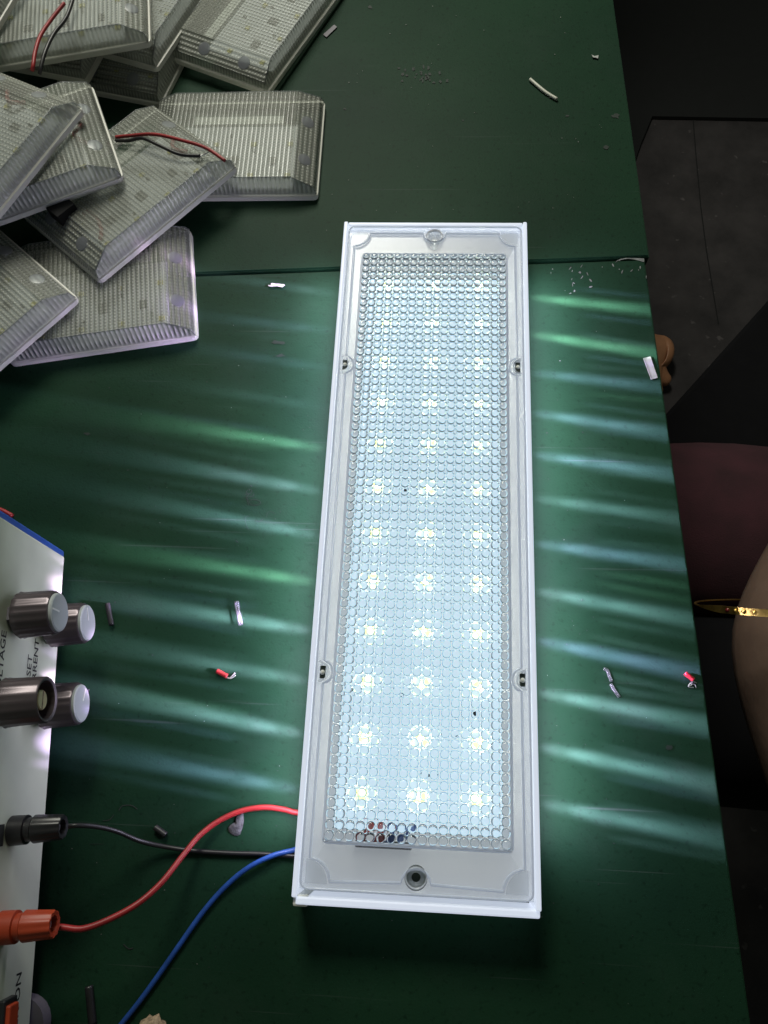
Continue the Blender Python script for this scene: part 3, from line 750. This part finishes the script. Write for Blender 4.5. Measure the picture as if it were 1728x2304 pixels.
# ------------------------------------------------------------------ the bench power supply
PZ = 0.010
p1 = at(140, 1203, PZ); p2 = at(65, 2212, PZ)
t = (p2 - p1).normalized(); t.z = 0; t.normalize()
up = Vector((0, 0, 1)); n = up.cross(t)
if n.x < 0: n = -n
pw = 0.255; phh = 0.125
psu = empty('power_supply', 'cream fronted bench power supply with four silver knobs and red and black posts', 'power supply', tuple(p1))
def P_(s, v, d=0.0): return t * s + up * v + n * d          # local to psu (no rotation)
def pbox(name, s0, s1, v0, v1, d0, d1, mat, parent=psu, bevel=0.0):
    M = frame_mat(Vector((0, 0, 0)), t, up, n)
    return box(name, ((s0 + s1) / 2, (v0 + v1) / 2, (d0 + d1) / 2), (s1 - s0, v1 - v0, d1 - d0), mat, parent, bevel, M)
pbox('front_panel', 0, pw, 0, phh, -.003, 0, MAT['panel'], psu, .0008)
pbox('case', -.0034, pw + .0034, -.001, phh + .003, -.16, -.0007, MAT['bluepaint'], psu, .001)
_fs = (on_plane(65, 2212, p1, n) - p1).dot(t)
for s, d in ((_fs + .001, -.0055), (.02, -.03), (.02, -.14), (_fs, -.14)):
    lathe_obj('foot', [(-PZ, .009), (-PZ + .002, .0105), (-.0012, .0105)], Matrix.Translation(P_(s, 0, d)), MAT['rubber'], psu, 24)
plane0 = p1
def panel_px(px, py, off=0.0):
    h = on_plane(px, py, p1 + n * off, n) - p1
    return h.dot(t), h.dot(up)
def ax_mat(s, v, d): # axis along n
    return frame_mat(P_(s, v, d), t, up, n)
def knob(cx_, cy_, ln, rad, ang, open_=False):
    s, v = panel_px(cx_ , cy_, ln)
    flute = lambda r, a, z: r * (1 + (0.022 * math.cos(18 * a) if z < ln - .0022 else 0))
    root = lathe_obj('knob', [(.0035, rad * .98), (.0045, rad * 1.04), (.0060, rad * 1.0), (ln - .0024, rad * .97), (ln - .0015, rad * .93), (ln - .0013, rad * .80)] if not open_ else
                     [(.0035, rad * .98), (.0045, rad * 1.04), (.0060, rad * 1.0), (ln - .0006, rad * .97), (ln, rad * .92), (ln - .0004, rad * .80), (ln - .007, rad * .76)], ax_mat(s, v, 0), MAT['chrome'], psu, 72, flute, True, 50)
    lathe_obj('shaft_nut', [(0.0001, rad * .55), (.0034, rad * .55)], ax_mat(s, v, 0), MAT['rubber'], psu, 6, None, False)
    if not open_:
        lathe_obj('cap', [(ln - .0030, rad * .86), (ln - .0004, rad * .86), (ln, rad * .80)], ax_mat(s, v, 0), MAT['capgrey'], root, 40, None, True, 30)
        M = ax_mat(s, v, ln + .00012) @ Matrix.Rotation(ang, 4, 'Z')
        box('pointer', (rad * .42, 0, 0), (rad * .62, rad * .075, .0002), MAT['pointer'], root, 0, M)
    else:
        lathe_obj('shaft', [(ln - .0072, rad * .42), (ln - .0022, rad * .42), (ln - .0018, rad * .38)], ax_mat(s, v, 0), MAT['brass'], root, 24, None, True, 30)
        box('shaft_slot', (0, 0, ln - .00175), (rad * .74, rad * .07, .0002), MAT['brown'], root, 0, ax_mat(s, v, 0) @ Matrix.Rotation(.0, 4, 'Z'))
    return root
KN = 0.0205; KR = 0.0094
knob(130, 1322, KN, KR, math.radians(90)); knob(191, 1345, KN, KR, math.radians(160))
knob(102, 1511, KN, KR, 0, True); knob(178, 1519, KN, KR, math.radians(200))
def post(cx_, cy_, ln, rad, mat):
    s, v = panel_px(cx_, cy_, ln)
    rf = lambda r, a, z: r * (1 + (0.05 * math.cos(10 * a) if z > ln * .5 else 0))
    root = lathe_obj('binding_post', [(.0002, rad * 1.08), (ln * .30, rad * 1.05), (ln * .31, rad * .86), (ln * .42, rad * .86), (ln * .46, rad * 1.02), (ln * .98, rad * .86), (ln, rad * .82), (ln * .985, rad * .55), (ln * .80, rad * .5)], ax_mat(s, v, 0), mat, psu, 60, rf, True, 35)
    lathe_obj('metal_insert', [(ln * .78, rad * .34), (ln * .90, rad * .34)], ax_mat(s, v, 0), MAT['copper'], root, 16)
    return s, v
PL = 0.0210; PR = 0.0053
post(137, 1786, PL, PR, MAT['blackplastic']); post(118, 1996, PL, PR * 1.05, MAT['orange'])
def text(body, px, py, size, ext=1.0):
    cu = bpy.data.curves.new('txt', 'FONT'); cu.body = body; cu.size = size; cu.align_x = 'CENTER'; cu.align_y = 'CENTER'; cu.resolution_u = 2
    cu.offset = size * .012
    ob = bpy.data.objects.new('txt', cu); COL.objects.link(ob)
    bpy.context.view_layer.update()
    dg = bpy.context.evaluated_depsgraph_get()
    me = bpy.data.meshes.new_from_object(ob.evaluated_get(dg)); bpy.data.objects.remove(ob)
    s, v = panel_px(px, py)
    M = frame_mat(P_(s, v, .0001), -t, up, n)
    me.transform(M @ Matrix.Diagonal((ext, 1, 1, 1)))
    me.materials.clear()
    return link('printed_text', me, MAT['print'], psu)
text('SET', 63.5, 1438, .0052, 1.15); text('CURRENT', 75, 1446, .0052, 1.15)
text('SET', -13, 1444, .0055, 1.15); text('VOLTAGE', 2, 1436, .0055, 1.15); text('POWER ON', 33, 2212, .0058, 1.15)
def panel_rect(px, py, w, h, d0, d1, name, mat, parent=psu, bev=.0006):
    s, v = panel_px(px, py)
    return pbox(name, s - w / 2, s + w / 2, v - h / 2, v + h / 2, d0, d1, mat, parent, bev)
sw = panel_rect(0, 2256, .030, .010, .0001, .0030, 'power_switch', MAT['blackplastic'])
panel_rect(0, 2256, .026, .007, .0020, .0045, 'rocker', MAT['orange'], sw)
panel_rect(-2, 1805, .008, .006, .0001, .0003, 'printed_mark', MAT['print'], psu, 0)

# ------------------------------------------------------------------ leads from the supply to the lamp
def lead_thing(name, pts, mat, r, label, cat='wire'):
    o = tube(name, pts, r, mat, None, 10, n=10); return tag(o, label, cat)
def L(pts): return [at(x, y, z) for x, y, z in pts]
lead_thing('red_lead', L([(113, 2004, .032), (135, 2003, .032), (180, 2006, .031), (240, 1984, .028), (300, 1950, .024), (350, 1905, .018), (395, 1848, .011), (430, 1806, .006), (470, 1775, .003), (520, 1752, .0016), (570, 1744, .0015), (610, 1748, .0015), (640, 1755, .0015), (690, 1760, .0015)]),
           MAT['red'], .00122, 'red insulated lead curving from the red post to the lit lamp')
lead_thing('black_lead', L([(140, 1787, .030), (165, 1783, .030), (210, 1786, .024), (255, 1797, .017), (300, 1816, .009), (350, 1828, .004), (420, 1838, .0016), (500, 1843, .0015), (570, 1845, .0015), (640, 1850, .0015)]),
           MAT['black'], .0010, 'black insulated lead running from the black post to the lit lamp')
lead_thing('blue_lead', L([(660, 1828, .0015), (632, 1837, .0015), (590, 1848, .0030), (540, 1872, .0032), (490, 1912, .0018), (440, 1968, .0015), (390, 2038, .0015), (340, 2110, .0015), (300, 2165, .0015), (262, 2213, .0015), (220, 2270, .0015)]),
           MAT['blue'], .0011, 'blue insulated lead curving out from the lit lamp to the bottom edge')

# ------------------------------------------------------------------ offcuts and scraps on the tables
def sleeve(name, a, b, r, mat, label, cat, bend=0.0, mid=None, hollow=False):
    pts = L([(a[0], a[1], r + .0002), ((a[0] + b[0]) / 2 + bend, (a[1] + b[1]) / 2 + bend * .5, r + .0002), (b[0], b[1], r + .0002)])
    return tag(tube(name, pts, r, mat, None, 10, n=6), label, cat)
tag(tube('sleeve_offcut', L([(1145, 171, .0012), (1160, 184, .0012), (1180, 200, .0012), (1203, 214, .0012)]), .0010, MAT['bone'], None, 10, n=6), 'curved cream sleeve offcut lying on the far table', 'offcut')
def slip(name, poly, mat, label, cat, th=.0006):
    bm = bmesh.new(); lo = [bm.verts.new(at(x, y, .0003)) for x, y in poly]; hi = [bm.verts.new(at(x, y, .0003 + th)) for x, y in poly]
    bm.faces.new(lo); bm.faces.new(hi)
    for i in range(len(poly)): bm.faces.new((lo[i], lo[(i + 1) % len(poly)], hi[(i + 1) % len(poly)], hi[i]))
    return tag(bm_obj(name, bm, mat), label, cat)
lab_ = slip('label_strip', [(1389, 774), (1405, 770), (1421, 816), (1406, 820)], MAT['paper'], 'white paper strip near the right table edge', 'paper strip', .0004)
slip('fold_line', [(1391.5, 774.5), (1392.3, 774.2), (1408, 818.4), (1407.2, 818.8)], MAT['rubber'], '', '', .0006)
fl = [o for o in bpy.data.objects if o.name == 'fold_line'][0]
del fl['label']; del fl['category']; fl.parent = lab_
slip('plastic_strip', [(698, 74), (722, 53), (728, 58), (705, 80)], MAT['rubber'], 'dull grey plastic strip lying in shadow beside the top centre lamp', 'plastic strip')
def wire_scrap(a, b, strands, label):
    o = tube('wire_scrap', L([(a[0], a[1], .0014), ((a[0] + b[0]) / 2, (a[1] + b[1]) / 2, .0014), (b[0], b[1], .0014)]), .00115, MAT['red'], None, 9, n=4)
    tag(o, label, 'wire scrap')
    for s_ in strands: tube('strand', L([(x, y, .0006) for x, y in s_]), .00022, MAT['copper'], o, 5, n=4)
q = lambda X, Y: zp(X, Y, 480, 1480, 20.7)
wire_scrap(q(165, 610), q(640, 860), [[q(560, 900), q(740, 960), q(880, 850), q(1000, 690)], [q(600, 900), q(780, 970), q(900, 920), q(1040, 820)], [q(600, 880), q(760, 940), q(900, 800), q(1010, 740)]],
           'short red wire scrap with curled bare strands left of the lit lamp')
q = lambda X, Y: zp(X, Y, 1520, 1150, 4.423)
wire_scrap(q(95, 1612), q(178, 1682), [[q(165, 1690), q(125, 1745), q(180, 1755)], [q(170, 1690), q(150, 1720), q(190, 1725), q(205, 1760)], [q(165, 1685), q(160, 1730), q(125, 1740)], [q(170, 1690), q(210, 1710)]],
           'short red wire scrap with splayed strands near the right table edge')
tag(tube('wire_scrap', L([(-10, 1097, .0014), (8, 1104, .0014), (26, 1114, .0014)]), .00115, MAT['red'], None, 9, n=4), 'dark red wire scrap cut by the left edge above the power supply', 'wire scrap')
q = lambda X, Y: zp(X, Y, 500, 1320, 18.44)
tag(tube('clear_sleeve', L([(*q(590, 610), .0013), (*q(660, 1050), .0013), (*q(770, 1585), .0013)]), .00115, MAT['clear_edge'], None, 10, n=5), 'small clear tube offcut lying left of the lit lamp', 'offcut')
q = lambda X, Y: zp(X, Y, 1150, 900, 2.87)
def sliver(pts, label): tag(tube('clear_strip', L([(*q(*p), .0006) for p in pts]), .0008, MAT['clear_edge'], None, 6, n=3, flat=.5), label, 'offcut')
sliver([(598, 1738), (620, 1745), (635, 1785), (648, 1818)], 'bent clear plastic strip, upper of the two right of the lit lamp')
sliver([(642, 1832), (668, 1875), (698, 1918)], 'straight clear plastic strip, lower of the two right of the lit lamp')
sleeve('black_sleeve', (232, 1304), (241, 1350), .0013, MAT['black'], 'short black sleeve offcut lying beside the upper silver knobs', 'offcut')
sleeve('black_sleeve', (335, 1787), (358, 1804), .0014, MAT['black'], 'short black sleeve offcut lying just above the black lead', 'offcut')
sleeve('black_sleeve', (192, 2130), (200, 2212), .0017, MAT['black'], 'long black sleeve offcut in the dark at the bottom left', 'offcut')
q = lambda X, Y: zp(X, Y, 600, 620, 27.65)
slip('paper_crumb', [q(90, 570), q(250, 600), q(280, 480), q(360, 455), q(520, 490), q(1080, 540), q(1150, 610), q(1060, 660), q(990, 740), q(800, 700), q(640, 660), q(400, 690), q(230, 690), q(110, 660)], MAT['paper'], 'torn pale paper crumb just below the table seam', 'crumb', .0010)
slip('paper_crumb', [(1278, 118), (1284, 121), (1293, 119), (1292, 126), (1286, 124), (1281, 124)], MAT['paper'], 'tiny white crumb at the right of the far table', 'crumb', .0008)
slip('plastic_crumb', [(183, 1492), (194, 1488), (191, 1497), (187, 1505)], MAT['rubber'], 'tiny grey crumb in shadow between the silver knobs', 'crumb', .0010)
q = lambda X, Y: zp(X, Y, 480, 1800, 16.59)
gp = [(870, 600), (1000, 540), (1130, 480), (1140, 800), (1100, 1000), (1040, 1180), (1000, 1290), (900, 1340), (780, 1330), (650, 1260), (560, 1170), (545, 1030), (640, 920), (760, 850), (900, 790), (830, 700)]
vs = [at(*q(*p), .0003) for p in gp]; cpt = at(*q(870, 1000), .0009)
bm = bmesh.new(); vv = [bm.verts.new(v) for v in vs]; mid = [bm.verts.new(Vector(cpt) + (Vector((v.x, v.y, cpt.z)) - cpt) * .8) for v in vs]; c_ = bm.verts.new(cpt + Vector((0, 0, .0001)))
for i in range(len(vv)):
    j = (i + 1) % len(vv); bm.faces.new((vv[i], vv[j], mid[j], mid[i])); bm.faces.new((mid[i], mid[j], c_))
tag(bm_obj('glue_patch', bm, MAT['glue'], None, True), 'dried grey glue patch under the red lead', 'glue patch')
bm = bmesh.new(); bmesh.ops.create_icosphere(bm, subdivisions=3, radius=.006)
p = at(326, 2232, .003)
for v in bm.verts: v.co = v.co * (1 + .25 * math.sin(v.co.x * 900) * math.cos(v.co.y * 1100 + v.co.z * 700)); v.co.z *= .5; v.co += p
tag(bm_obj('scrap', bm, MAT['brown'], None, True), 'crumpled pale brown scrap peeking in at the bottom edge', 'scrap')

# ------------------------------------------------------------------ dark floor area and stool by the table
bm = bmesh.new(); poly = [(-.9, .9), (.335, .9), (.360, .975), (.384, 1.037), (1.6, 1.0), (1.6, 2.4), (-.9, 2.4)]
lo = [bm.verts.new((x, y, FZ + .001)) for x, y in poly]; hi = [bm.verts.new((x, y, FZ + .008)) for x, y in poly]
bm.faces.new(lo); bm.faces.new(hi)
for i in range(len(poly)): bm.faces.new((lo[i], lo[(i + 1) % 7], hi[(i + 1) % 7], hi[i]))
tag(bm_obj('dark_floor', bm, MAT['near_black']), 'thin black sheet over the dark floor beyond the far table', 'mat')  # thin dark slab covering this stretch of floor
fl_ = bpy.data.objects['floor']
for pl in ([(1496, 240), (1503, 330), (1514, 448), (1526, 540), (1540, 626), (1552, 700)],):
    vs = []; fs = []
    for (x, y) in pl:
        p_ = at(x, y, FZ + .0012); d_ = Vector((.0009, .0009, 0)); vs += [p_ - d_, p_ + d_]
    for i in range(len(pl) - 1): fs.append((2 * i, 2 * i + 1, 2 * i + 3, 2 * i + 2))
    mesh('floor_joint', vs, fs, MAT['near_black'], fl_)
SZ = -.36
e1 = at(1440, 892, SZ); e2 = at(1659, 648, SZ); ed = (e2 - e1).normalized(); en = Vector((ed.y, -ed.x, 0))
stool = empty('stool', 'black stool with a straight edge under the seated person in maroon', 'stool', (e1.x, e1.y, FZ))
M = frame_mat(Vector((0, 0, 0)), ed, -en, Vector((0, 0, 1)))
box('seat', (.14, -.19, SZ - FZ - .012), (.44, .38, .024), MAT['darkcloth'], stool, .004, M)
for x, y in ((-.05, -.03), (.33, -.03), (-.05, -.35), (.33, -.35)):
    box('leg', (x, y, (SZ - FZ - .024) / 2), (.03, .03, SZ - FZ - .025), MAT['blackplastic'], stool, 0, M)

# ------------------------------------------------------------------ people: skin-modifier bodies turned into plain meshes
def skinned(name, nodes, mat, parent, levels=2):
    """nodes: list of (position, radius, parent index)"""
    me = bpy.data.meshes.new(name)
    me.from_pydata([tuple(p) for p, r, a in nodes], [(a, i) for i, (p, r, a) in enumerate(nodes) if a is not None], []); me.update()
    o = bpy.data.objects.new(name, me); COL.objects.link(o)
    o.modifiers.new('skin', 'SKIN'); sub = o.modifiers.new('sub', 'SUBSURF'); sub.levels = levels; sub.render_levels = levels
    for i, (p, r, a) in enumerate(nodes):
        rr = r if isinstance(r, tuple) else (r, r)
        me.skin_vertices[0].data[i].radius = rr
    me.skin_vertices[0].data[0].use_root = True
    bpy.context.view_layer.update()
    dg = bpy.context.evaluated_depsgraph_get()
    m2 = bpy.data.meshes.new_from_object(o.evaluated_get(dg)); bpy.data.objects.remove(o)
    return link(name, m2, mat, parent, True)
V3 = Vector
def fingers(nodes, palm, base, dirn, side, up_, s=1.0):
    for k, (off, ln) in enumerate([(-.026, .062), (-.009, .072), (.009, .068), (.025, .054)]):
        b = base + side * off; i0 = len(nodes)
        nodes.append((b, .0092 * s, palm)); nodes.append((b + dirn * ln * .45 + up_ * .004, .0086 * s, i0))
        nodes.append((b + dirn * ln * .75 - up_ * .012, .0078 * s, i0 + 1)); nodes.append((b + dirn * ln * .85 - up_ * .030, .0066 * s, i0 + 2))
    i0 = len(nodes)
    nodes.append((base - dirn * .045 + side * .036, .0115 * s, palm)); nodes.append((base - dirn * .015 + side * .054 - up_ * .006, .0100 * s, i0)); nodes.append((base + dirn * .012 + side * .058 - up_ * .012, .0082 * s, i0 + 1))
# seated person on the right
per = empty('person', 'person seated at the right in maroon clothes, brown wrist wearing a gold bangle', 'person', (.45, .02, FZ))
off = per.location
def rel(p): return V3(p) - off
sh = V3((.42, -.20, .14)); el = V3((.275, -.285, -.075)); wr = V3((.1635, -.056, .006)); hd = V3((.1955, .004, .006)); pk = V3((.228, .030, .004))
AS = 1.14   # the wrist hangs just below the table top
wr, hd, pk = [C0 + (p_ - C0) * AS for p_ in (wr, hd, pk)]
nodes = [(rel((.50, .02, -.26)), .13, None), (rel((.50, .02, -.02)), .115, 0), (rel((.49, .02, .14)), .10, 1), (rel((.485, .02, .24)), .05, 2), (rel((.475, .02, .32)), .07, 3), (rel((.47, .02, .40)), .085, 4), (rel((.475, .02, .46)), .06, 5),
         (rel((.36, -.06, -.25)), .060, 0), (rel((.06, -.05, -.235)), .045, 7), (rel((.06, -.05, -.62)), .034, 8), (rel((-.03, -.05, -.695)), .028, 9), (rel((-.10, -.05, -.700)), .022, 10),
         (rel((.36, .09, -.25)), .060, 0), (rel((.06, .09, -.235)), .045, 12), (rel((.06, .10, -.62)), .034, 13), (rel((-.03, .10, -.695)), .028, 14), (rel((-.10, .10, -.700)), .022, 15),
         (rel(sh), .05, 2), (rel(el), .042, 17), (rel(el.lerp(wr, .4)), .041, 18), (rel(el.lerp(wr, .8)), .0355, 19), (rel(wr), (.0345, .029), 20), (rel(wr.lerp(hd, .45)), (.036, .028), 21), (rel(hd), (.037, .021), 22), (rel(pk), (.036, .016), 23)]
hdir = (pk - wr).normalized(); hs = hdir.cross(V3((0, 0, 1))).normalized()
fingers(nodes, 24, rel(pk + hdir * .012), hdir, hs, V3((0, 0, 1)))
b0 = len(nodes)
nodes += [(rel((.43, .22, .14)), .05, 2), (rel((.36, .30, -.12)), .042, b0), (rel((.34, .22, -.17)), .034, b0 + 1), (rel((.33, .17, -.165)), (.034, .022), b0 + 2)]
skinned('body', nodes, MAT['skin'], per)
gar = [(rel((.50, .02, -.27)), .15, None), (rel((.50, .02, -.02)), .132, 0), (rel((.49, .02, .14)), .115, 1), (rel((.485, .02, .21)), .065, 2),
       (rel((.34, .065, -.235)), (.078, .062), 0), (rel((.235, .078, -.220)), (.084, .054), 4), (rel((.05, .07, -.225)), (.064, .05), 5),
       (rel(sh), .062, 2), (rel(sh.lerp(el, .75)), .056, 7), (rel((.43, .22, .14)), .062, 2), (rel((.37, .29, -.08)), .055, 9)]
skinned('maroon_tunic', gar, MAT['maroon'], per)
skinned('dark_trousers', [(rel((.48, .02, -.26)), .12, None), (rel((.36, -.06, -.25)), .085, 0), (rel((.06, -.055, -.235)), .070, 1), (rel((.06, -.05, -.40)), .055, 2), (rel((.06, -.05, -.60)), .046, 3),
        (rel((.36, .09, -.26)), .065, 0), (rel((.06, .09, -.245)), .055, 5), (rel((.06, .09, -.40)), .05, 6), (rel((.06, .10, -.60)), .046, 7)], MAT['darkcloth'], per)
hr_ = [(rel((.50, .02, .33)), .06, None), (rel((.49, .02, .44)), .095, 0), (rel((.46, .02, .485)), .05, 1), (rel((.54, .02, .15)), .03, 0)]
skinned('hair', hr_, MAT['hair'], per)
# bangle: tilted band with raised ornaments
bc = C0 + (V3((.1590, -.0400, .0165)) - C0) * AS; bxv = V3((1, .02, 0)).normalized(); bzv = V3((0, -.32, .95)).normalized(); ba = bxv.cross(bzv).normalized()
bg = empty('bangle', 'gold bangle with small stones hanging loosely on the brown wrist', 'bangle', tuple(bc))
BR = .0348 * AS
bm = bmesh.new(); n_ = 64; rings = []
for k in range(n_):
    a = 2 * PI * k / n_; d = bxv * math.cos(a) + bzv * math.sin(a) * .93; top = max(0, math.sin(a))
    w = .0003 + .0015 * min(1, top * 2.2); th = .0005
    rings.append([bm.verts.new(d * (BR + o_) + ba * w_) for o_, w_ in ((-th, -w), (th, -w), (th, w), (-th, w))])
for k in range(n_):
    A_, B_ = rings[k], rings[(k + 1) % n_]
    for j in range(4): bm.faces.new((A_[j], A_[(j + 1) % 4], B_[(j + 1) % 4], B_[j]))
bm_obj('band', bm, MAT['gold'], bg)
for ang, mt, r in [(140, 'gold', .0013), (146, 'gem', .0011), (134, 'gold', .0014), (116, 'gem', .0012), (97, 'gem', .0019), (97, 'gold', .0026), (127, 'gold', .0012)]:
    a = math.radians(ang); d = (bxv * math.cos(a) + bzv * math.sin(a) * .93) * (BR + .0004)
    bm = bmesh.new(); bmesh.ops.create_icosphere(bm, subdivisions=2, radius=r)
    for v in bm.verts: v.co = v.co * (1 if mt == 'gem' else .85) + d
    bm_obj('stone' if mt == 'gem' else 'setting', bm, MAT[mt], bg, True)
# second person: only a bare foot shows past the table edge
ft = at(1446, 770, FZ + .035)
per2 = empty('person', 'person hidden under the table, only a bare brown foot showing past the right edge', 'person', (ft.x - .12, ft.y, FZ))
off = per2.location
f0 = V3((ft.x - .17, ft.y + .03, FZ + .085))
nodes = [(rel((.02, 1.02, -.27)), .11, None), (rel((.08, .70, -.22)), .06, 0), (rel((f0.x - .03, f0.y + .03, -.45)), .045, 1), (rel(f0), .033, 2), (rel((ft.x - .10, ft.y + .015, FZ + .05)), (.036, .03), 3), (rel((ft.x - .05, ft.y + .005, FZ + .036)), (.042, .024), 4),
         (rel((ft.x - .008, ft.y + .010, FZ + .031)), (.030, .023), 5), (rel((ft.x + .008, ft.y + .008, FZ + .028)), .020, 6),
         (rel((ft.x - .005, ft.y - .032, FZ + .018)), .0115, 5), (rel((ft.x + .004, ft.y - .034, FZ + .015)), .0095, 8),
         (rel((ft.x - .018, ft.y - .052, FZ + .016)), .0105, 5), (rel((ft.x - .010, ft.y - .054, FZ + .013)), .009, 10),
         (rel((-.12, .72, -.22)), .06, 0), (rel((-.12, .62, -.62)), .033, 12), (rel((-.11, .54, -.69)), .026, 13), (rel((.02, 1.10, .02)), .11, 0), (rel((.02, 1.12, .20)), .095, 15)]
skinned('body', nodes, MAT['warmlit_skin'], per2)
skinned('dark_trousers', [(rel((.02, 1.02, -.27)), .125, None), (rel((.08, .70, -.22)), .075, 0), (rel((f0.x - .03, f0.y + .03, -.45)), .06, 1), (rel((-.12, .72, -.22)), .075, 0), (rel((-.12, .64, -.52)), .055, 3)], MAT['darkcloth'], per2)
